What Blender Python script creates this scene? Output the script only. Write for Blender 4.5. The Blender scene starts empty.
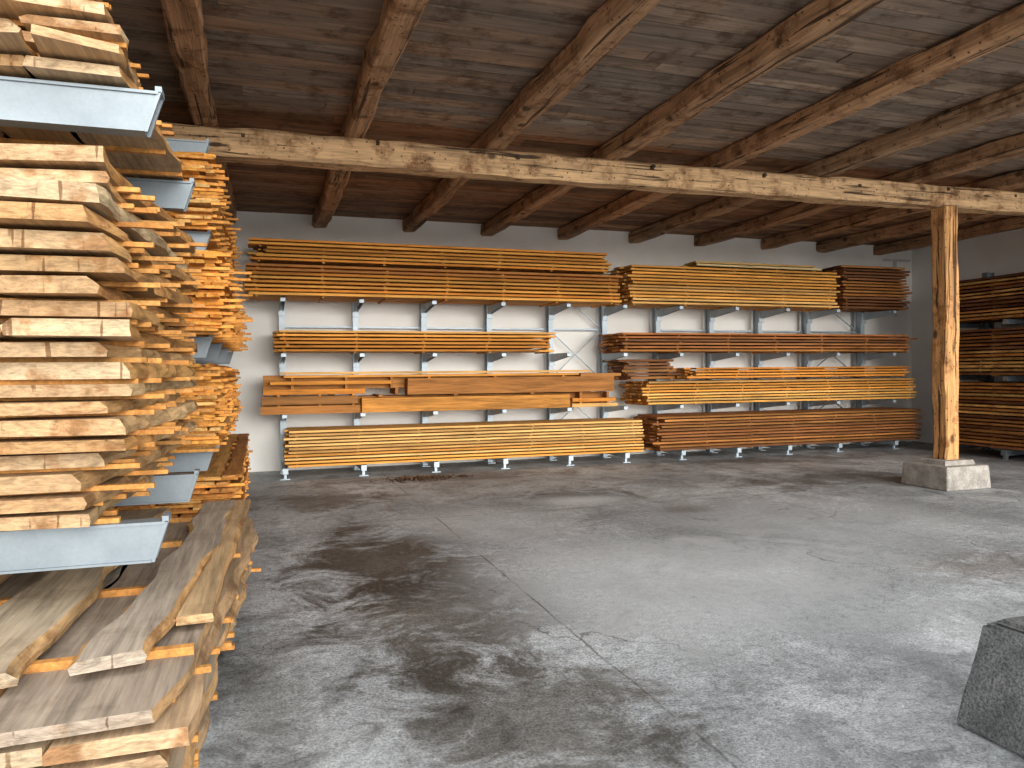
import bpy, math, random
from mathutils import Vector, Matrix
random.seed(7)
R=random.random
def U(a,b): return a+(b-a)*random.random()
S=bpy.context.scene
S.view_settings.view_transform='Standard'
S.view_settings.look='None'
S.view_settings.exposure=0.0

# ------------------------------------------------------------ node helpers
def newmat(name):
    m=bpy.data.materials.new(name); m.use_nodes=True
    nt=m.node_tree; nt.nodes.clear()
    o=nt.nodes.new('ShaderNodeOutputMaterial'); b=nt.nodes.new('ShaderNodeBsdfPrincipled')
    nt.links.new(b.outputs[0],o.inputs[0])
    return m,nt,b
def N(nt,t,**k):
    n=nt.nodes.new(t)
    for a,v in k.items(): setattr(n,a,v)
    return n
def noise(nt,vec,scale,detail=4,rough=.6,dist=0):
    n=N(nt,'ShaderNodeTexNoise'); n.inputs['Scale'].default_value=scale
    n.inputs['Detail'].default_value=detail; n.inputs['Roughness'].default_value=rough
    n.inputs['Distortion'].default_value=dist
    nt.links.new(vec,n.inputs['Vector']); return n.outputs['Fac']
def ramp(nt,fac,stops):
    r=N(nt,'ShaderNodeValToRGB'); nt.links.new(fac,r.inputs[0])
    e=r.color_ramp.elements
    while len(e)<len(stops): e.new(.5)
    for i,(p,c) in enumerate(stops):
        e[i].position=p; e[i].color=(c,c,c,1) if isinstance(c,(int,float)) else (*c,1)
    return r.outputs[0]
def mix(nt,mode,fac,a,b):
    m=N(nt,'ShaderNodeMix',data_type='RGBA',blend_type=mode)
    for sock,v in ((m.inputs[0],fac),(m.inputs[6],a),(m.inputs[7],b)):
        if isinstance(v,(int,float)): sock.default_value=v
        elif isinstance(v,tuple): sock.default_value=(*v,1)
        else: nt.links.new(v,sock)
    return m.outputs[2]
def math_(nt,op,a,b=None,c=None):
    m=N(nt,'ShaderNodeMath',operation=op)
    for i,v in enumerate((a,b,c)):
        if v is None: continue
        if isinstance(v,(int,float)): m.inputs[i].default_value=v
        else: nt.links.new(v,m.inputs[i])
    return m.outputs[0]
def bump(nt,b,h,strength=.4,dist=.01):
    n=N(nt,'ShaderNodeBump'); n.inputs['Strength'].default_value=strength; n.inputs['Distance'].default_value=dist
    nt.links.new(h,n.inputs['Height']); nt.links.new(n.outputs[0],b.inputs['Normal'])
def coords(nt,scale=(1,1,1),rnd=True):
    tc=N(nt,'ShaderNodeTexCoord'); v=tc.outputs['Object']
    if rnd:
        at=N(nt,'ShaderNodeAttribute',attribute_name='rnd')
        va=N(nt,'ShaderNodeVectorMath',operation='SCALE'); 
        cx=N(nt,'ShaderNodeCombineXYZ')
        for i in range(3): nt.links.new(at.outputs['Fac'],cx.inputs[i])
        nt.links.new(cx.outputs[0],va.inputs[0]); va.inputs['Scale'].default_value=37.3
        ad=N(nt,'ShaderNodeVectorMath',operation='ADD'); nt.links.new(v,ad.inputs[0]); nt.links.new(va.outputs[0],ad.inputs[1]); v=ad.outputs[0]
    mp=N(nt,'ShaderNodeMapping'); mp.inputs['Scale'].default_value=scale
    nt.links.new(v,mp.inputs[0]); return mp.outputs[0]
def wood(name,axis,lo=.55,hi=1.2,bs=.3,knots=False,grey=None,rough=.75,stain=.0):
    m,nt,b=newmat(name)
    sc=[9,9,9]; sc[axis]=.7; fc=[60,60,60]; fc[axis]=2.5
    v1=coords(nt,tuple(sc)); v2=coords(nt,tuple(fc)); v3=coords(nt,(1,1,1))
    col=N(nt,'ShaderNodeAttribute',attribute_name='Col').outputs['Color']
    n1=noise(nt,v1,1.6,5,.6,.6); n2=noise(nt,v2,1.0,4,.65)
    g=ramp(nt,n1,[(.28,lo),(.5,.95),(.72,hi)])
    c=mix(nt,'MULTIPLY',1,col,g)
    g2=ramp(nt,n2,[(.3,.68),(.6,1.10)])
    c=mix(nt,'MULTIPLY',.9,c,g2)
    n3=noise(nt,v3,1.3,5,.6)
    if grey:
        f=ramp(nt,n3,[(.4,0),(.65,.75)])
        c=mix(nt,'MIX',f,c,grey)
    if stain>0:
        n4=noise(nt,coords(nt,(2,2,2)),1.7,6,.7)
        c=mix(nt,'MULTIPLY',ramp(nt,n4,[(.50,0),(.64,stain)]),c,(.30,.20,.14))
    h=math_(nt,'ADD',n2,math_(nt,'MULTIPLY',n1,.8))
    if knots:
        vo=N(nt,'ShaderNodeTexVoronoi'); vo.inputs['Scale'].default_value=1.0
        ks=[3.2,3.2,3.2]; ks[axis]=2.0
        nt.links.new(coords(nt,tuple(ks)),vo.inputs['Vector'])
        k=ramp(nt,vo.outputs['Distance'],[(.09,.85),(.16,0)])
        c=mix(nt,'MIX',k,c,(.05,.025,.012))
        cs=[22,22,22]; cs[axis]=.55
        cr=noise(nt,coords(nt,tuple(cs)),1.0,3,.5)
        k2=ramp(nt,cr,[(.34,.9),(.40,0)])
        c=mix(nt,'MIX',k2,c,(.035,.02,.012))
        h=math_(nt,'SUBTRACT',h,k2)
        vo2=N(nt,'ShaderNodeTexVoronoi'); vo2.inputs['Scale'].default_value=14
        nt.links.new(coords(nt,(1,1,1)),vo2.inputs['Vector'])
        c=mix(nt,'MIX',ramp(nt,vo2.outputs['Distance'],[(.12,.8),(.18,0)]),c,(.04,.02,.01))
    nt.links.new(c,b.inputs['Base Color']); b.inputs['Roughness'].default_value=rough
    b.inputs['Specular IOR Level'].default_value=.25
    bump(nt,b,h,bs,.01); return m
def endgrain(name,gain=1.12):
    m,nt,b=newmat(name)
    v=coords(nt,(1,1,1)); col=N(nt,'ShaderNodeAttribute',attribute_name='Col').outputs['Color']
    n1=noise(nt,coords(nt,(1,1,2.2)),9,5,.6,1.6); n2=noise(nt,coords(nt,(6,6,30)),4,4,.6,.5)
    g=ramp(nt,n1,[(.3,.60*gain),(.5,.92*gain),(.7,1.12*gain)])
    c=mix(nt,'MULTIPLY',1,col,g)
    c=mix(nt,'MULTIPLY',.8,c,ramp(nt,n2,[(.35,.66),(.6,1.05)]))
    c=mix(nt,'MULTIPLY',ramp(nt,noise(nt,v,5,5),[(.52,0),(.62,.8)]),c,(.55,.38,.25))
    cr=noise(nt,coords(nt,(26,26,2.5)),1.0,2,.5)
    c=mix(nt,'MULTIPLY',ramp(nt,cr,[(.30,.8),(.34,0)]),c,(.3,.2,.13))
    nt.links.new(c,b.inputs['Base Color']); b.inputs['Roughness'].default_value=.8
    b.inputs['Specular IOR Level'].default_value=.2
    bump(nt,b,n1,.7,.02); return m
WX=wood('sawn_wood_x',0); WY=wood('sawn_wood_y',1,stain=.3)
END=endgrain('end_grain')
BARKX=wood('bark_edge_x',0,lo=.45,hi=1.3,bs=.8); BARKY=wood('bark_edge_y',1,lo=.5,hi=1.35,bs=1.0,stain=.7)
BEAMX=wood('hewn_beam_wood_x',0,lo=.45,hi=1.2,bs=1.0,knots=True,stain=.85)
BEAMY=wood('hewn_beam_wood_y',1,lo=.45,hi=1.25,bs=1.0,knots=True,stain=.75)
BEAMZ=wood('hewn_beam_wood_z',2,lo=.5,hi=1.25,bs=1.0,knots=True,stain=.75)
CEIL=wood('ceiling_plank_wood',0,lo=.40,hi=1.4,bs=.5,grey=(.215,.165,.135),stain=.7)
CEILR=wood('ceiling_plank_wood_brown',0,lo=.45,hi=1.3,bs=.5,stain=.6)

def steel(name,k):
    m,nt,b=newmat(name)
    v=coords(nt,(1,1,1),False)
    vo=N(nt,'ShaderNodeTexVoronoi'); vo.inputs['Scale'].default_value=90; nt.links.new(v,vo.inputs['Vector'])
    c=mix(nt,'MIX',ramp(nt,noise(nt,v,3,5,.6),[(.35,0),(.65,1)]),(.25*k,.30*k,.335*k),(.34*k,.395*k,.435*k))
    g=ramp(nt,vo.outputs['Color'],[(0,.9),(1,1.05)])
    c=mix(nt,'MULTIPLY',.6,c,g)
    nt.links.new(c,b.inputs['Base Color']); b.inputs['Metallic'].default_value=.3; b.inputs['Roughness'].default_value=.5
    return m
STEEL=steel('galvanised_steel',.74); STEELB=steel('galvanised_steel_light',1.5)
def plain(name,c1,c2,scale=4,rough=.85,bs=.2,detail=6,speck=None,sc2=60):
    m,nt,b=newmat(name); v=coords(nt,(1,1,1),False)
    n=noise(nt,v,scale,detail,.6)
    c=mix(nt,'MIX',ramp(nt,n,[(.35,0),(.65,1)]),c1,c2)
    if speck:
        c=mix(nt,'MULTIPLY',1,c,ramp(nt,noise(nt,v,sc2,5,.75),[(.40,speck[0]),(.60,speck[1])]))
    nt.links.new(c,b.inputs['Base Color'])
    b.inputs['Roughness'].default_value=rough; bump(nt,b,noise(nt,v,scale*8,6,.7),bs,.01); return m
WALL=plain('white_limewash_plaster',(.87,.845,.79),(.94,.925,.885),1.2,.9,.25)
BLOCK=plain('cast_concrete_block',(.26,.24,.21),(.46,.42,.37),6,.9,.6,speck=(.7,1.1))
BLOCKN=plain('old_granite_footing',(.085,.088,.088),(.19,.193,.19),6,.9,1.0,10,speck=(.45,1.5),sc2=90)
BLOCKD=plain('weathered_stone',(.05,.05,.05),(.14,.14,.135),9,.9,.9,speck=(.5,1.4))
GROUND=plain('yard_concrete',(.42,.40,.37),(.52,.50,.47),3,.95,.4)
LEAF=plain('dry_leaves',(.05,.025,.012),(.14,.07,.03),20,.9,.2)
PIPE=plain('grey_plastic',(.55,.55,.55),(.62,.62,.62),4,.6,.02)

def floor_mat():
    m,nt,b=newmat('worn_concrete')
    v=coords(nt,(1,1,1),False)
    big=noise(nt,v,.55,6,.6,.3); med=noise(nt,v,1.9,12,.76,.6); fine=noise(nt,v,16,10,.8); grit=noise(nt,v,70,5,.8)
    c=ramp(nt,big,[(.32,(.27,.282,.288)),(.5,(.40,.416,.423)),(.68,(.56,.575,.58))])
    c=mix(nt,'MULTIPLY',1,c,ramp(nt,med,[(.34,.44),(.5,.98),(.66,1.32)]))
    c=mix(nt,'MULTIPLY',1,c,ramp(nt,fine,[(.34,.56),(.5,1.0),(.64,1.24)]))
    c=mix(nt,'MULTIPLY',.9,c,ramp(nt,grit,[(.40,.50),(.56,1.14)]))
    sep=N(nt,'ShaderNodeSeparateXYZ'); nt.links.new(v,sep.inputs[0])
    def blob(cx,cy,rx,ry,amp=.9):
        dx=math_(nt,'DIVIDE',math_(nt,'SUBTRACT',sep.outputs[0],cx),rx)
        dy=math_(nt,'DIVIDE',math_(nt,'SUBTRACT',sep.outputs[1],cy),ry)
        r=math_(nt,'SQRT',math_(nt,'ADD',math_(nt,'MULTIPLY',dx,dx),math_(nt,'MULTIPLY',dy,dy)))
        r=math_(nt,'ADD',r,math_(nt,'MULTIPLY',math_(nt,'SUBTRACT',med,.5),3.4))
        return ramp(nt,r,[(.40,amp),(1.05,0)])
    for (cx,cy,rx,ry,amp,cc) in [
        (1.0,6.4,.95,1.5,.92,(.26,.205,.165)),(1.1,4.9,.85,1.2,.85,(.31,.26,.21)),(.7,9.8,.9,.8,.75,(.38,.33,.29)),
        (1.2,3.3,.8,1.0,.8,(.36,.32,.27)),(3.9,9.1,.8,.5,.7,(.42,.42,.42)),(7.6,9.0,1.8,.8,.65,(.40,.37,.35)),
        (2.6,11.2,2.6,.6,.6,(.42,.38,.35)),(8.2,11.3,3,.6,.6,(.40,.36,.32)),(4.6,7.6,.35,.25,.7,(.35,.28,.22)),(5.6,4.6,.9,.5,.55,(.46,.37,.29)),(.0,4.2,.4,1.6,.6,(.45,.42,.38))]:
        c=mix(nt,'MULTIPLY',blob(cx,cy,rx,ry,amp),c,cc)
    for (cx,cy,rx,ry,amp) in [(3.2,5.2,2.0,1.7,.5),(2.2,7.6,.9,1.2,.4),(3.7,8.6,.6,.4,.6),(5.4,6.5,2.0,1.5,.4)]:
        c=mix(nt,'MIX',blob(cx,cy,rx,ry,amp),c,(.64,.66,.67))
    wob=math_(nt,'MULTIPLY',math_(nt,'SUBTRACT',noise(nt,v,1.2,8,.7),.5),.10)
    br=ramp(nt,noise(nt,v,1.1,3),[(.42,0),(.55,1)])
    for ax,p,am in ((0,1.78,.8),(1,8.15,.8),(0,5.9,.5),(1,3.2,.25)):
        d=math_(nt,'ABSOLUTE',math_(nt,'ADD',math_(nt,'SUBTRACT',sep.outputs[ax],p),wob))
        c=mix(nt,'MULTIPLY',math_(nt,'MULTIPLY',br,ramp(nt,math_(nt,'MULTIPLY',d,20),[(.06,am),(.24,0)])),c,(.30,.28,.26))
    vc=N(nt,'ShaderNodeTexVoronoi',feature='DISTANCE_TO_EDGE'); vc.inputs['Scale'].default_value=.35
    ds=N(nt,'ShaderNodeVectorMath',operation='ADD')
    nz=N(nt,'ShaderNodeTexNoise'); nz.inputs['Scale'].default_value=1.5; nz.inputs['Detail'].default_value=7; nt.links.new(v,nz.inputs['Vector'])
    nt.links.new(v,ds.inputs[0]); nt.links.new(nz.outputs['Color'],ds.inputs[1]); nt.links.new(ds.outputs[0],vc.inputs['Vector'])
    br2=ramp(nt,noise(nt,v,.8,4),[(.48,0),(.58,.75)])
    c=mix(nt,'MULTIPLY',math_(nt,'MULTIPLY',br2,ramp(nt,vc.outputs['Distance'],[(.001,1),(.004,0)])),c,(.25,.23,.21))
    nt.links.new(c,b.inputs['Base Color'])
    b.inputs['Specular IOR Level'].default_value=.35
    nt.links.new(ramp(nt,med,[(.3,.45),(.7,.8)]),b.inputs['Roughness'])
    bump(nt,b,math_(nt,'ADD',math_(nt,'MULTIPLY',fine,.7),grit),.6,.012)
    return m
FLOOR=floor_mat()

# ------------------------------------------------------------ mesh builder
class MB:
    def __init__(s): s.v=[];s.f=[];s.m=[];s.c=[];s.r=[]
    def face(s,idx,mat,col,rnd): s.f.append(idx);s.m.append(mat);s.c.append(col);s.r.append(rnd)
    def box(s,x0,x1,y0,y1,z0,z1,mat=0,col=(.5,.5,.5),rnd=None,top=None):
        rnd=R() if rnd is None else rnd; b=len(s.v)
        t=top or (0,0)
        s.v+=[(x0,y0,z0),(x1,y0,z0),(x1,y1,z0),(x0,y1,z0),(x0+t[0],y0+t[1],z1),(x1-t[0],y0+t[1],z1),(x1-t[0],y1-t[1],z1),(x0+t[0],y1-t[1],z1)]
        for q in ((3,2,1,0),(4,5,6,7),(0,1,5,4),(1,2,6,5),(2,3,7,6),(3,0,4,7)): s.face([b+i for i in q],mat,col,rnd)
    def prism(s,P,y0,y1,mat=0,col=(.5,.5,.5)):
        b=len(s.v); s.v+=[(x,y0,z) for x,z in P]+[(x,y1,z) for x,z in P]
        for q in ((0,1,2,3),(7,6,5,4),(0,4,5,1),(1,5,6,2),(2,6,7,3),(3,7,4,0)): s.face([b+i for i in q],mat,col,0)
    def bar(s,p,q,w,h,mat=0,col=(.5,.5,.5)):
        p=Vector(p);q=Vector(q);d=(q-p).normalized()
        up=Vector((0,0,1)) if abs(d.z)<.9 else Vector((0,1,0))
        r=d.cross(up).normalized()*w/2; u=r.cross(d).normalized()*h/2; b=len(s.v)
        for o in (p,q): s.v+=[tuple(o-r-u),tuple(o+r-u),tuple(o+r+u),tuple(o-r+u)]
        rn=R()
        for f in ((0,1,2,3),(7,6,5,4),(0,4,5,1),(1,5,6,2),(2,6,7,3),(3,7,4,0)): s.face([b+i for i in f],mat,col,rn)
    def build(s,name,mats,parent=None,recalc=True):
        me=bpy.data.meshes.new(name); me.from_pydata(s.v,[],s.f)
        for m in mats: me.materials.append(m)
        me.polygons.foreach_set('material_index',s.m)
        a=me.attributes.new('rnd','FLOAT','FACE'); a.data.foreach_set('value',s.r)
        ca=me.attributes.new('Col','FLOAT_COLOR','FACE')
        fl=[]
        for c in s.c: fl+=[c[0],c[1],c[2],1]
        ca.data.foreach_set('color',fl)
        me.update()
        if recalc:
            import bmesh
            bm=bmesh.new(); bm.from_mesh(me); bmesh.ops.recalc_face_normals(bm,faces=bm.faces); bm.to_mesh(me); bm.free()
        o=bpy.data.objects.new(name,me); S.collection.objects.link(o)
        if parent: o.parent=parent
        return o
def jit(col,a=.12):
    k=1+U(-a,a); h=U(-.07,.07)
    return (min(1,col[0]*k),min(1,col[1]*k*(1+h)),min(1,col[2]*k*(1+2*h)))
def wob(amp):
    ph=[U(0,6.28) for _ in range(4)]; fr=[U(.6,1.2),U(1.6,2.8),U(4,6),U(9,13)]; am=[.45,.28,.2,.14]
    return lambda t: amp*sum(a*math.sin(f*t+p) for a,f,p in zip(am,fr,ph))
def board(mb,axis,a0,a1,c0,c1,z0,t,col,live=0.0,skew=(0,0),dz=(0,0),seg=None,edgecol=None,warp=0.0,endskew=0.0,rnd=None,mats=(0,1,2),rough=0,sl=.22):
    n=seg or max(2,int((a1-a0)/(sl if live>0 else 1.2)))
    wl=wob(live) ; wr=wob(live); ww=wob(warp); rn=R() if rnd is None else rnd
    bev=min(t*.5,live*.55)+.001; b0=len(mb.v); ec=edgecol or col
    p1,p2=U(0,6),U(0,6)
    for i in range(n+1):
        f=i/n; a=a0+(a1-a0)*f
        off=skew[0]+(skew[1]-skew[0])*f; zz=z0+dz[0]+(dz[1]-dz[0])*f+ww(a)
        L=c0+off+wl(a); Q=c1+off+wr(a+3)
        if Q-L<.02: Q=L+.02
        bl=bev*(.6+.5*math.sin(a*3+p1)); br=bev*(.6+.5*math.sin(a*2.7+p2)); rr=rough
        pts=[(L+max(0,-bl)*.5,zz),(Q,zz),(Q+U(-rr,rr)+bev*.1,zz+t*.45),(Q-max(0,br),zz+t),(L+max(0,bl),zz+t),(L-bev*.1+U(-rr,rr),zz+t*.55)]
        for k,(c,z) in enumerate(pts):
            aa=a
            if i in (0,n): aa+=endskew*((c-c0)/(c1-c0)-.5)+(U(-.006,.006) if live else 0)
            mb.v.append((aa,c,z) if axis==0 else (c,aa,z))
    for i in range(n):
        for k in range(6):
            k2=(k+1)%6; p=b0+i*6; q=p+6
            edge=k in (1,2,4,5)
            mb.face([p+k,p+k2,q+k2,q+k],mats[2] if (edge and live>0) else mats[0],ec if edge else col,rn)
    mb.face([b0+k for k in range(6)][::-1],mats[1],col,rn); e=b0+n*6
    mb.face([e+k for k in range(6)],mats[1],col,rn)
def stack(name,axis,a0,a1,c0,c1,z0,z1,t,gap,wr,pal,live=0,rag=.1,stick=None,stickcol=None,sp=.95,front=-1,fskew=(0,0),edge=None,frag=.02,endskew=0,ragL=None,finish=True,mb=None):
    """front=-1: aisle side at c0 ; +1 at c1"""
    mb=mb or MB(); z=z0
    nst=max(2,int((a1-a0)/sp)+1)
    st=[a0+.18+(a1-a0-.36)*i/(nst-1) for i in range(nst)]
    while z+gap+t<=z1+.001:
        for s in st:
            p=-.10+U(-.02,.03) if stick is None else U(0,stick)*(1 if R()<.8 else 1.6)
            sa=s+U(-.03,.03)
            lo,hi=(c0-p,c1) if front<0 else (c0,c1+p)
            if fskew!=(0,0):
                o=fskew[0]+(fskew[1]-fskew[0])*(s-a0)/(a1-a0); lo+=o;hi+=o
            cc=jit(stickcol or random.choice(pal),.25)
            if axis==0: mb.box(sa-.018,sa+.018,lo,hi,z,z+gap,0,cc)
            else: mb.box(lo,hi,sa-.018,sa+.018,z,z+gap,0,cc)
        z+=gap
        fo=U(-frag,frag); c=c0 if front>0 else c0+fo
        end=c1+fo if front>0 else c1
        while c<end-.05:
            w=U(*wr); e=min(end,c+w)
            if end-e<.07: e=end
            col=jit(random.choice(pal),.20)
            rl=rag if ragL is None else ragL
            board(mb,axis,a0+U(0,rl),a1-U(0,rag),c+.004,e-.004,z,t*U(.85,1.0),col,live=live,skew=fskew,
                  edgecol=jit(random.choice(edge),.3) if edge else jit(col,.1),endskew=U(-endskew,endskew))
            c=e+.006
        z+=t
    if finish:
        return mb.build(name,[WX if axis==0 else WY,END,BARKX if axis==0 else BARKY])
    return mb

# ------------------------------------------------------------ room
XL,XR,YB=-2.7,13.4,13.0
YE=3.3
def simple(name,boxes,mat):
    mb=MB()
    for b in boxes: mb.box(*b)
    return mb.build(name,[mat])
simple('floor',[(XL-.3,XR+.3,-1.5,YB+.3,-.15,0)],FLOOR)
simple('ground',[(-60,70,-70,60,-.30,-.152)],GROUND)
simple('wall_back',[(XL-.3,XR+.3,YB,YB+.3,0,4.35)],WALL)
simple('wall_left',[(XL-.3,XL,YE,YB,0,4.35)],WALL)
simple('wall_right',[(XR,XR+.3,5.8,YB,0,4.35)],WALL)
mb=MB(); y=YE
ZC=4.2
while y<YB:
    w=U(.17,.24); x=XL-.3+U(-3,0); mt=0 if y<7.9 else 1
    while x<XR+.3:
        L=U(3.2,5.2); x1=x+L
        base=random.choice([(.28,.20,.145),(.34,.24,.17),(.24,.18,.135),(.39,.27,.185),(.30,.23,.175)])
        if mt: base=(base[0]*.88,base[1]*.66,base[2]*.50)
        if x1>XL-.2: mb.box(max(x,XL-.3),min(x1,XR+.3)-.006,y+.010,min(y+w,YB+.3)-.010,ZC+U(0,.014),ZC+.03,mt,jit(base,.26))
        x=x1
    y+=w
mb.box(XL-.3,XR+.3,YE,YB+.3,ZC+.031,ZC+.15,0,(.03,.02,.015))  # dark roof slab added above the planks to block light
mb.build('ceiling',[CEIL,CEILR])
def hewn(mb,axis,p0,p1,w,h,col,jt=.012,seg=.35,ch=.03,mat=0):
    p0=Vector(p0);p1=Vector(p1);L=(p1-p0).length;n=max(3,int(L/seg)); rn=R(); b0=len(mb.v)
    wa,wb=wob(jt*1.6),wob(jt*1.6)
    for i in range(n+1):
        o=p0+(p1-p0)*i/n; ww=w/2+wa(i*seg)*.7; hh=h/2
        pts=[(-ww+ch,-hh),(ww-ch,-hh),(ww,-hh+ch),(ww,hh-ch),(ww-ch,hh),(-ww+ch,hh),(-ww,hh-ch),(-ww,-hh+ch)]
        so=wb(i*seg)
        for a,b in pts:
            a+=U(-jt,jt)*.6+so; b+=U(-jt,jt)*.5
            if axis==0: q=o+Vector((0,a,b))
            elif axis==1: q=o+Vector((a,0,b))
            else: q=o+Vector((a,b,0))
            mb.v.append(tuple(q))
    for i in range(n):
        for k in range(8):
            p=b0+i*8;q=p+8;k2=(k+1)%8
            mb.face([p+k,p+k2,q+k2,q+k],mat,col,rn)
    mb.face([b0+k for k in range(8)],mat,col,rn); mb.face([b0+n*8+k for k in range(8)],mat,col,rn)
for i in range(-1,10):
    x=-.48+1.44*i; x+=U(-.03,.03)
    if x>XR-.15: continue
    mb=MB(); c=jit((.45,.265,.145),.12)
    hewn(mb,1,(x,YE+.05,4.10),(x,YB-.01,4.10),.22,.205,c,.018,.3,.028)
    mb.build('ceiling_joist',[BEAMY])
mb=MB(); hewn(mb,0,(-1.25,8.08,3.86),(XR-.02,7.84,3.86),.27,.28,(.66,.42,.22),.020,.3,.03)
for i in range(9):
    x=-.2+1.45*i+U(-.2,.2); yy=8.08-.24*(x+1.25)/14.6-.17
    mb.bar((x,yy,3.93+U(-.04,.04)),(x,yy+.06,3.93),.035,.035,0,(.08,.05,.03))
mb.build('support_beam',[BEAMX])
PX,PY=8.72,7.90
pp=bpy.data.objects.new('timber_post',None); S.collection.objects.link(pp)
mb=MB(); hewn(mb,2,(PX,PY,.37),(PX,PY,3.73),.24,.24,(.66,.34,.13),.018,.2,.02)
mb.build('post_shaft',[BEAMZ],pp)
mb=MB(); mb.box(PX-.26,PX+.26,PY-.24,PY+.24,.31,.37,0,top=(.02,.02)); mb.build('post_plinth_cap',[BLOCK],pp)
mb=MB(); mb.box(PX-.38,PX+.38,PY-.38,PY+.38,0,.31,0,top=(.02,.02)); o=mb.build('post_plinth',[BLOCK],pp)
bv=o.modifiers.new('b','BEVEL'); bv.width=.02; bv.segments=2

def roughblock(name,x0,x1,y0,y1,z0,z1,tx,mat,am=.004):
    import bmesh
    mb=MB(); mb.box(x0,x1,y0,y1,z0,z1,0,top=(tx,tx)); o=mb.build(name,[mat])
    bm=bmesh.new(); bm.from_mesh(o.data)
    bmesh.ops.bevel(bm,geom=bm.edges[:],offset=.015,segments=2,affect='EDGES')
    bmesh.ops.subdivide_edges(bm,edges=bm.edges[:],cuts=3,use_grid_fill=True)
    for v in bm.verts:
        if v.co.z>z0+.03: v.co+=Vector((U(-1,1),U(-1,1),U(-1,1)))*am
    bm.to_mesh(o.data); bm.free(); return o
bp=bpy.data.objects.new('granite_pillar_base',None); S.collection.objects.link(bp)
o=roughblock('footing',2.92,3.72,1.95,2.60,0,.475,.075,BLOCKN); o.parent=bp
o=roughblock('footing_cap',3.02,3.62,2.04,2.50,.47,.50,.015,BLOCKD,.006); o.parent=bp

# ------------------------------------------------------------ racks
def cchan_x(mb,x0,x1,y,ztop,h=.17,d=.085,t=.007,lip=.025,cut=.055):
    z0=ztop-h; xb=x1-cut
    mb.prism([(x0,z0),(xb,z0),(x1,ztop),(x0,ztop)],y,y+t)
    mb.box(x0,x1,y+t,y+d,ztop-t,ztop); mb.box(x0,xb,y+t,y+d,z0,z0+t)
    mb.box(x0,x1-.01,y+d-t,y+d,ztop-lip-t,ztop-t); mb.box(x0,xb,y+d-t,y+d,z0+t,z0+lip+t)
    mb.prism([(xb-.004,z0),(xb+.012,z0),(x1+.012,ztop),(x1-.004,ztop)],y-.006,y+.012)
    mb.prism([(xb-.004,z0),(xb+.012,z0),(x1+.012,ztop),(x1-.004,ztop)],y+d-.012,y+d+.006)
    # rolled lips along top and bottom of the web
    mb.box(x0,x1,y-.012,y,ztop-.012,ztop); mb.box(x0,xb,y-.012,y,z0,z0+.010)
    if cut:
        mb.box(x1-.012,x1+.014,y-.006,y+d+.006,ztop-.004,ztop+.022)
def ibeam_z(mb,x,y,w,h,z0,z1,t=.008,axis='y'):
    if axis=='y':
        mb.box(x-w/2,x+w/2,y-h/2,y-h/2+t,z0,z1); mb.box(x-w/2,x+w/2,y+h/2-t,y+h/2,z0,z1); mb.box(x-t/2,x+t/2,y-h/2+t,y+h/2-t,z0,z1)
    else:
        mb.box(x-h/2,x-h/2+t,y-w/2,y+w/2,z0,z1); mb.box(x+h/2-t,x+h/2,y-w/2,y+w/2,z0,z1); mb.box(x-h/2+t,x+h/2-t,y-t/2,y+t/2,z0,z1)
YF=11.85
LV=[.17,.98,1.90,2.73]
def backrack(cols,ztop=3.5,brace=None):
    mb=MB()
    for x in cols:
        ibeam_z(mb,x,12.78,.09,.18,0,ztop)
        for z in LV[1:]:
            for s in (-.03,.03):
                b=len(mb.v); t=.003
                P=[(12.69,z-.15),(YF+.02,z-.06),(YF+.02,z-.001),(12.69,z-.001)]
                for dx in (-t,t):
                    mb.v+=[(x+s+dx,py,pz) for py,pz in P]
                for q in ((0,1,2,3),(4,5,6,7),(0,1,5,4),(1,2,6,5),(2,3,7,6),(3,0,4,7)): mb.face([b+i for i in q],0,(.5,.5,.5),0)
            mb.box(x-.035,x+.035,YF,12.69,z-.008,z-.0005)
            mb.box(x-.035,x+.035,YF-.0,YF+.012,z-.06,z-.0005)
            mb.box(x-.05,x+.05,12.65,12.69,z-.22,z-.0005)
        mb.box(x-.04,x+.04,YF-.05,12.69,.085,.169); mb.box(x-.02,x+.02,YF+.01,YF+.05,0.0,.085); mb.box(x-.07,x+.07,YF-.03,YF+.09,0,.012)
        mb.box(x-.07,x+.07,12.6,12.9,0,.012)
    for a,b in zip(cols[:-1],cols[1:]):
        for z in (.45,2.35): mb.bar((a,12.86,z),(b,12.86,z),.03,.03)
    for i in (brace or []):
        a,b=cols[i],cols[i+1]
        mb.bar((a,12.83,.5),(b,12.83,1.42),.04,.01); mb.bar((a,12.82,1.42),(b,12.82,.5),.04,.01)
        mb.bar((a,12.83,1.42),(b,12.83,2.35),.04,.01); mb.bar((a,12.82,2.35),(b,12.82,1.42),.04,.01)
        mb.bar((a,12.83,3.2),(b,12.83,2.35),.04,.01)
    return mb.build('cantilever_rack',[STEELB])
backrack([.30,1.46,2.60,3.75,4.90,5.95],brace=[4])
backrack([7.05,8.2,9.3,10.45,11.8],brace=[3])

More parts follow.
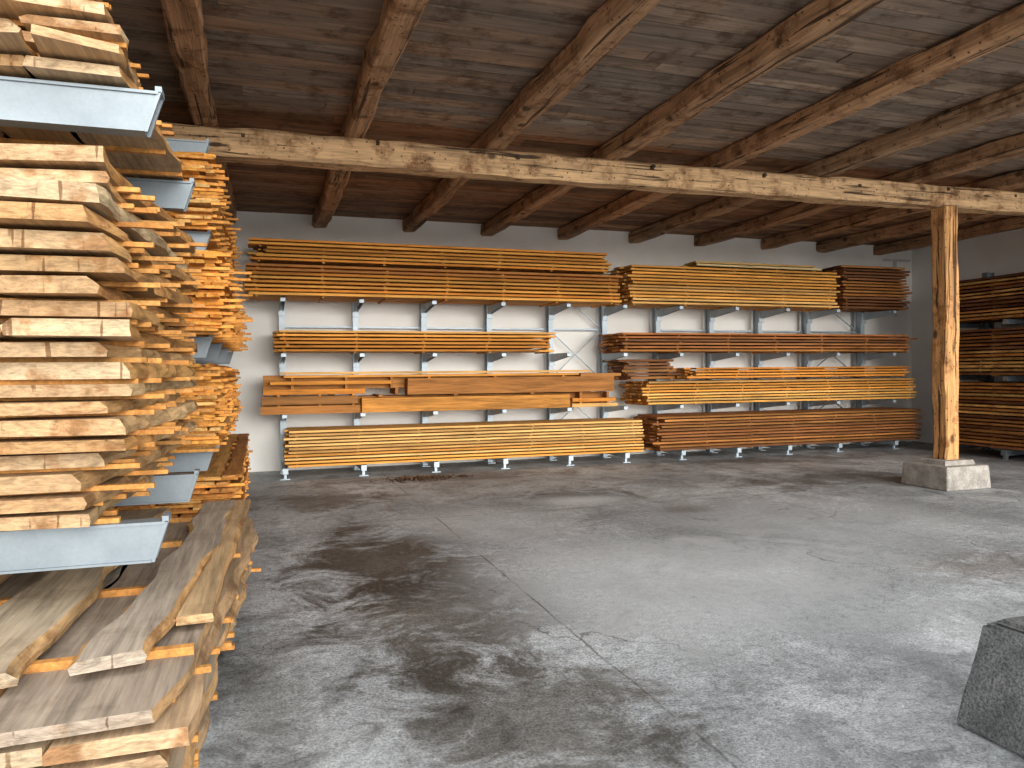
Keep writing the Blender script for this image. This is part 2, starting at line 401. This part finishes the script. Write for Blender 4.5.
OR=(.70,.27,.042); OR2=(.76,.35,.070); TAN=(.76,.45,.155); TAN2=(.66,.37,.115); BR=(.42,.175,.045); DK=(.21,.085,.033); RD=(.41,.155,.048); LT=(.84,.60,.28)
YK=12.66
stack('lumber_stack',0,-.26,5.85,YF-.12,YK,2.73,3.24,.038,.022,(.18,.28),[OR,OR2,OR],rag=.12,frag=.025,edge=[OR,OR2,BR])
stack('lumber_stack',0,-.2,5.75,YF-.02,YK,3.26,3.64,.036,.020,(.18,.28),[OR2,TAN,TAN2,OR],rag=.30,frag=.03,edge=[OR2,TAN2,OR])
stack('lumber_stack',0,.15,4.75,YF-.02,YK,1.90,2.28,.035,.022,(.18,.28),[OR,TAN2,OR2],rag=.4,ragL=.1,frag=.04,edge=[OR,OR2,TAN2])
mb=MB()
def timber(x0,x1,y0,y1,z0,z1,col,ec=None,live=.0): board(mb,0,x0,x1,y0,y1,z0,z1-z0,jit(col,.1),live=live,edgecol=ec or jit(col,.1),seg=20 if live else 4)
for yy in (12.1,12.38): timber(-.0,5.6,yy,yy+.26,.98,1.22,BR)
timber(-.04,1.42,11.84,12.06,.981,1.10,BR); timber(-.02,1.38,11.82,12.06,1.125,1.245,(.34,.15,.045)); timber(.0,1.5,11.86,12.06,1.27,1.35,OR)
for x in (.2,.8,1.3): 
    mb.box(x,x+.04,11.88,12.06,1.10,1.125,0,OR); mb.box(x,x+.04,11.88,12.06,1.245,1.27,0,OR)
timber(1.44,4.9,11.80,12.06,.981,1.20,(.58,.28,.07),(.56,.24,.05),.03)
timber(4.95,5.80,11.86,12.06,.981,1.04,TAN); timber(4.95,5.75,11.84,12.06,1.07,1.13,OR)
for x in (5.1,5.6): mb.box(x,x+.04,11.88,12.06,1.04,1.07,0,OR); mb.box(x,x+.04,11.88,12.06,1.13,1.235,0,BR)
for x in (1.7,2.9,4.2): mb.box(x,x+.06,11.83,12.6,1.22,1.245,0,BR)
timber(2.15,5.7,11.79,12.06,1.245,1.50,(.40,.17,.05),(.38,.155,.04),.012)
timber(5.1,5.85,11.83,12.04,1.50,1.55,BR)
for x in (.3,1.0,2.0,3.5,5.0): mb.box(x,x+.05,12.08,12.64,1.245,1.35,0,BR)
timber(.3,5.1,11.9,12.1,1.525,1.56,OR2)
for x in (.4,1.2,1.9): mb.box(x,x+.04,11.92,12.06,1.35,1.525,0,BR)
for x in (2.5,3.6,4.8): mb.box(x,x+.04,11.92,12.06,1.50,1.525,0,OR)
timber(.1,1.9,11.84,12.06,1.42,1.47,OR)
for k,yy in enumerate((12.12,12.36)): timber(.0+k*.1,5.5,yy,yy+.22,1.35,1.56,BR)
timber(.25,5.3,11.88,12.12,1.575,1.61,TAN)
mb.build('timber_stack',[WX,END,BARKX])
stack('lumber_stack',0,.28,6.28,YF-.08,YK,.17,.76,.032,.019,(.18,.28),[TAN,TAN,TAN2,OR2],rag=.08,frag=.012,edge=[TAN,TAN2,OR2],)
stack('lumber_stack',0,5.95,10.45,YF-.05,YK,2.73,3.44,.037,.020,(.18,.28),[TAN,OR2,TAN2],rag=.12,frag=.02,edge=[TAN,OR2,TAN2])
stack('lumber_stack',0,7.3,10.2,YF+.1,YK,3.445,3.56,.038,.018,(.2,.3),[TAN,OR2],rag=.3,edge=[TAN,LT])
stack('lumber_stack',0,10.5,12.2,YF-.02,YK,2.73,3.60,.038,.022,(.18,.28),[BR,DK,RD],live=.02,rag=.15,frag=.03,edge=[BR,DK])
stack('lumber_stack',0,5.8,12.35,YF-.05,YK,1.90,2.26,.036,.022,(.18,.28),[RD,OR,BR],live=.02,rag=.4,ragL=.12,frag=.03,edge=[BR,RD,DK])
stack('lumber_stack',0,6.2,12.3,YF-.10,YK,.98,1.42,.033,.019,(.18,.28),[OR,OR2,TAN],rag=.15,frag=.015,edge=[OR2,TAN2,OR])
stack('lumber_stack',0,7.1,12.3,YF-.02,YK,1.425,1.66,.033,.019,(.18,.28),[OR,OR2,TAN2],rag=.3,frag=.015,edge=[OR2,OR,OR])
stack('lumber_stack',0,5.85,7.05,YF+.02,YK,1.425,1.80,.04,.02,(.15,.28),[DK,BR,RD],live=.03,rag=.25,frag=.05,edge=[DK,BR])
stack('lumber_stack',0,6.40,12.4,YF-.12,YK,.17,.84,.036,.020,(.18,.30),[RD,BR,BR],live=.035,rag=.25,frag=.04,edge=[BR,(.32,.125,.04),DK])
XF=12.15
mb=MB()
for y in (6.2,7.4,8.6,9.8,11.0):
    ibeam_z(mb,13.2,y,.11,.18,0,3.4,axis='x')
    for z in (1.44,2.42):
        mb.box(XF,13.11,y-.04,y+.04,z-.08,z-.0005); mb.box(13.02,13.11,y-.055,y+.055,z-.24,z-.08)
    mb.box(XF-.03,13.11,y-.05,y+.05,.07,.169); mb.box(XF,XF+.05,y-.03,y+.03,0,.07); mb.box(13.1,13.3,y-.07,y+.07,0,.012)
for a in (.45,2.2): mb.bar((13.26,6.2,a),(13.26,11.0,a),.04,.04)
mb.build('cantilever_rack',[STEEL])
for (z0,z1,pal,lv) in ((.17,1.35,[TAN2,OR,BR],.01),(1.44,2.30,[BR,TAN2,DK],.03),(2.42,3.22,[BR,DK],.03)):
    stack('lumber_stack',1,5.9,11.25,XF-.05,13.08,z0,z1,.042,.022,(.2,.3),pal,live=lv,rag=.25,frag=.03,edge=[TAN2,BR,DK])

# --- left side rack
XT=-.40
cols=[3.5,5.07,6.65,8.22,9.8,11.3]
mb=MB()
for i,y in enumerate(cols):
    ibeam_z(mb,-1.85,y+.04,.12,.2,0,3.92,axis='x')
    lv=[.98,2.78] if i<2 else [.98,1.90,2.75,3.48]
    for z in lv:
        cchan_x(mb,-1.75,XT,y,z-.0005)
    cchan_x(mb,-1.75,XT+.14,y,.169,h=.11,d=.08,cut=0)
    mb.box(-1.95,-1.6,y-.04,y+.12,0,.012); mb.box(XT+.02,XT+.13,y-.01,y+.09,0,.0585)
for a in (.45,2.35,3.85): mb.bar((-1.93,3.54,a),(-1.93,11.34,a),.04,.04)
mb.build('cantilever_rack',[STEEL])
PA=[(.49,.325,.18),(.46,.295,.155),(.52,.365,.215),(.42,.255,.12)]
EA=[(.52,.335,.16),(.48,.265,.10),(.56,.39,.21),(.50,.26,.085)]
SK=(.60,.28,.075)
XK=-1.70
def slabpile(z0,z1,y0,y1,xf,lean,ylean,tr,wr,pal,edge,skew,ragy,sts,yfar=(-.3,.1),live=.035,g=.022,nm='lumber_stack',fin=True,pr=(.0,.10),toe=0):
    mb=MB(); z=z0
    while z<z1:
        t=U(*tr); xo=xf+lean*(z-z0)-max(0,toe-(z-z0)*.45)
        for s in sts:
            if R()<.12: continue
            o=xo+skew*(s-y0)/(y1-y0)+U(*pr)*(1 if R()<.75 else 1.7)
            sw=U(.012,.020); ss=s+U(-.05,.05)
            mb.box(XK,o,ss-sw,ss+sw,z,z+g,0,jit(SK,.25))
        z+=g; c=xo+U(-.07,.04); ny=y0+ylean*(z-z0)
        nyl=ny+U(-ragy,ragy)
        while c>XK+.1:
            w=U(*wr); e=max(XK,c-w)
            board(mb,1,nyl+U(-.05,.06),y1+U(*yfar),e+.01,c,z,t,jit(random.choice(pal),.14),live=live,skew=(0,skew+U(-.03,.03)),edgecol=jit(random.choice(edge),.24),endskew=U(-.10,.10),rough=.010,sl=.10)
            c=e-.012
        z+=t
    if fin: return mb.build(nm,[WY,END,BARKY])
    return mb,z
slabpile(.98,2.37,3.42,5.6,-.51,0,-.20,(.042,.070),(.36,.66),PA,EA,.09,.08,(3.55,3.7,4.0,4.3,4.6,5.0,5.4),live=.075,pr=(-.02,.10),toe=.17,g=.020)
slabpile(2.78,3.85,3.40,5.3,-.52,-.42,-.05,(.032,.050),(.22,.42),PA,EA,.02,.16,(3.55,4.0,4.5,5.0,5.2),live=.06,pr=(-.02,.08),g=.020)
for (z0,z1,pal,y0,st,xf) in ((3.48,3.62,[TAN,LT],7.4,.10,-.45),(2.75,3.36,[OR2,TAN],6.35,.10,-.36),(1.90,2.56,[OR,OR2],6.1,.14,-.30),(.98,1.72,[TAN,TAN2,OR2],6.3,.06,-.34),(.17,.80,[BR,TAN2],6.5,.05,-.22)):
    stack('lumber_stack',1,y0,11.2,XK,xf,z0,z1,.028,.022,(.2,.32),pal,live=.03,rag=.25,frag=.045,stick=st,stickcol=(.76,.33,.07),sp=.55,front=1,edge=[pal[0],OR2,OR],endskew=.05)
GR=[(.40,.315,.23),(.45,.345,.235),(.36,.295,.23),(.46,.335,.21)]
EG=[(.46,.28,.13),(.52,.33,.155),(.42,.28,.155)]
mb,zt=slabpile(.17,.55,2.46,6.0,-.29,0,0,(.038,.055),(.36,.56),GR,EG,.16,.12,(2.75,3.0,3.4,3.8,4.2,4.8,5.4,5.8),fin=False,live=.07,pr=(-.03,.08))
for s in (3.0,3.9,4.9,5.7): mb.box(-1.62,-.24+U(-.06,.06),s-.02,s+.02,zt,zt+.03,0,jit(SK,.2))
board(mb,1,2.85,6.0,-.62,-.36,zt+.03,.045,(.40,.33,.255),live=.07,skew=(.0,.22),edgecol=(.50,.29,.12),endskew=.06,rough=.008,sl=.1)
board(mb,1,3.25,6.1,-.33,-.20,zt+.03,.035,(.50,.34,.18),live=.03,skew=(0,.10),edgecol=(.5,.28,.12))
board(mb,1,2.75,5.8,-1.10,-.74,zt+.03,.05,(.44,.35,.24),live=.07,skew=(0,.06),edgecol=(.48,.30,.14),endskew=.08,rough=.008,sl=.1)
board(mb,1,2.95,5.8,-1.65,-1.2,zt+.03,.05,(.46,.36,.25),live=.06,edgecol=(.48,.30,.14))
mb.build('slab_pile',[WY,END,BARKY])

# ------------------------------------------------------------ debris, pipe
mb=MB()
for i in range(340):
    a=U(0,6.28); r=min(1.1,abs(random.gauss(0,.38))); x=2.25+r*math.cos(a); y=11.2+r*math.sin(a)*.45; s=U(.025,.06); b=len(mb.v); th=U(0,6.28)
    h=U(.004,.05)
    for k in range(4):
        mb.v.append((x+s*math.cos(th+k*1.57)*(1 if k%2 else .5),y+s*math.sin(th+k*1.57)*(1 if k%2 else .5),.003+(h if k==1 else 0)))
    mb.face([b,b+1,b+2,b+3],0,(.1,.05,.02),R())
mb.build('dry_leaf_litter',[LEAF],recalc=False)
mb=MB()
mb.bar((12.9,12.95,2.7),(12.9,12.95,3.90),.05,.05); mb.bar((12.6,12.95,3.90),(13.3,12.95,3.90),.04,.04); mb.box(12.82,12.98,12.88,12.98,3.3,3.5)
mb.build('electrical_conduit',[PIPE])

# ------------------------------------------------------------ camera
f=760.0
yaw=math.atan(249/f); pitch=-math.atan(13/f); roll=.0085
F0=Vector((math.sin(yaw),math.cos(yaw),0)); R0=Vector((math.cos(yaw),-math.sin(yaw),0)); Z=Vector((0,0,1))
Fw=(F0*math.cos(pitch)+Z*math.sin(pitch)).normalized(); Up=R0.cross(Fw)
Rt=(R0*math.cos(roll)-Up*math.sin(roll)); Up2=(Up*math.cos(roll)+R0*math.sin(roll))
M=Matrix((( Rt.x,Up2.x,-Fw.x,0),(Rt.y,Up2.y,-Fw.y,0),(Rt.z,Up2.z,-Fw.z,1.6),(0,0,0,1)))
cam=bpy.data.cameras.new('camera'); co=bpy.data.objects.new('camera',cam); S.collection.objects.link(co)
co.matrix_world=M; cam.sensor_width=36; cam.lens=f/1024*36; cam.clip_start=.05; S.camera=co

# ------------------------------------------------------------ light
w=bpy.data.worlds.new('overcast_sky'); S.world=w; w.use_nodes=True
bg=w.node_tree.nodes['Background']; bg.inputs[0].default_value=(.94,.97,1,1); bg.inputs[1].default_value=1.8
sl=bpy.data.lights.new('low_sky_fill','SUN'); sl.energy=5.6; sl.angle=math.radians(42); sl.color=(1,.965,.91)  # broad soft lamp added as bright low sky, to light the back wall
so=bpy.data.objects.new('low_sky_fill',sl); S.collection.objects.link(so)
d=Vector((-.12,1,-.17)).normalized()
so.rotation_euler=d.to_track_quat('-Z','Y').to_euler(); so.location=(4,-8,6)
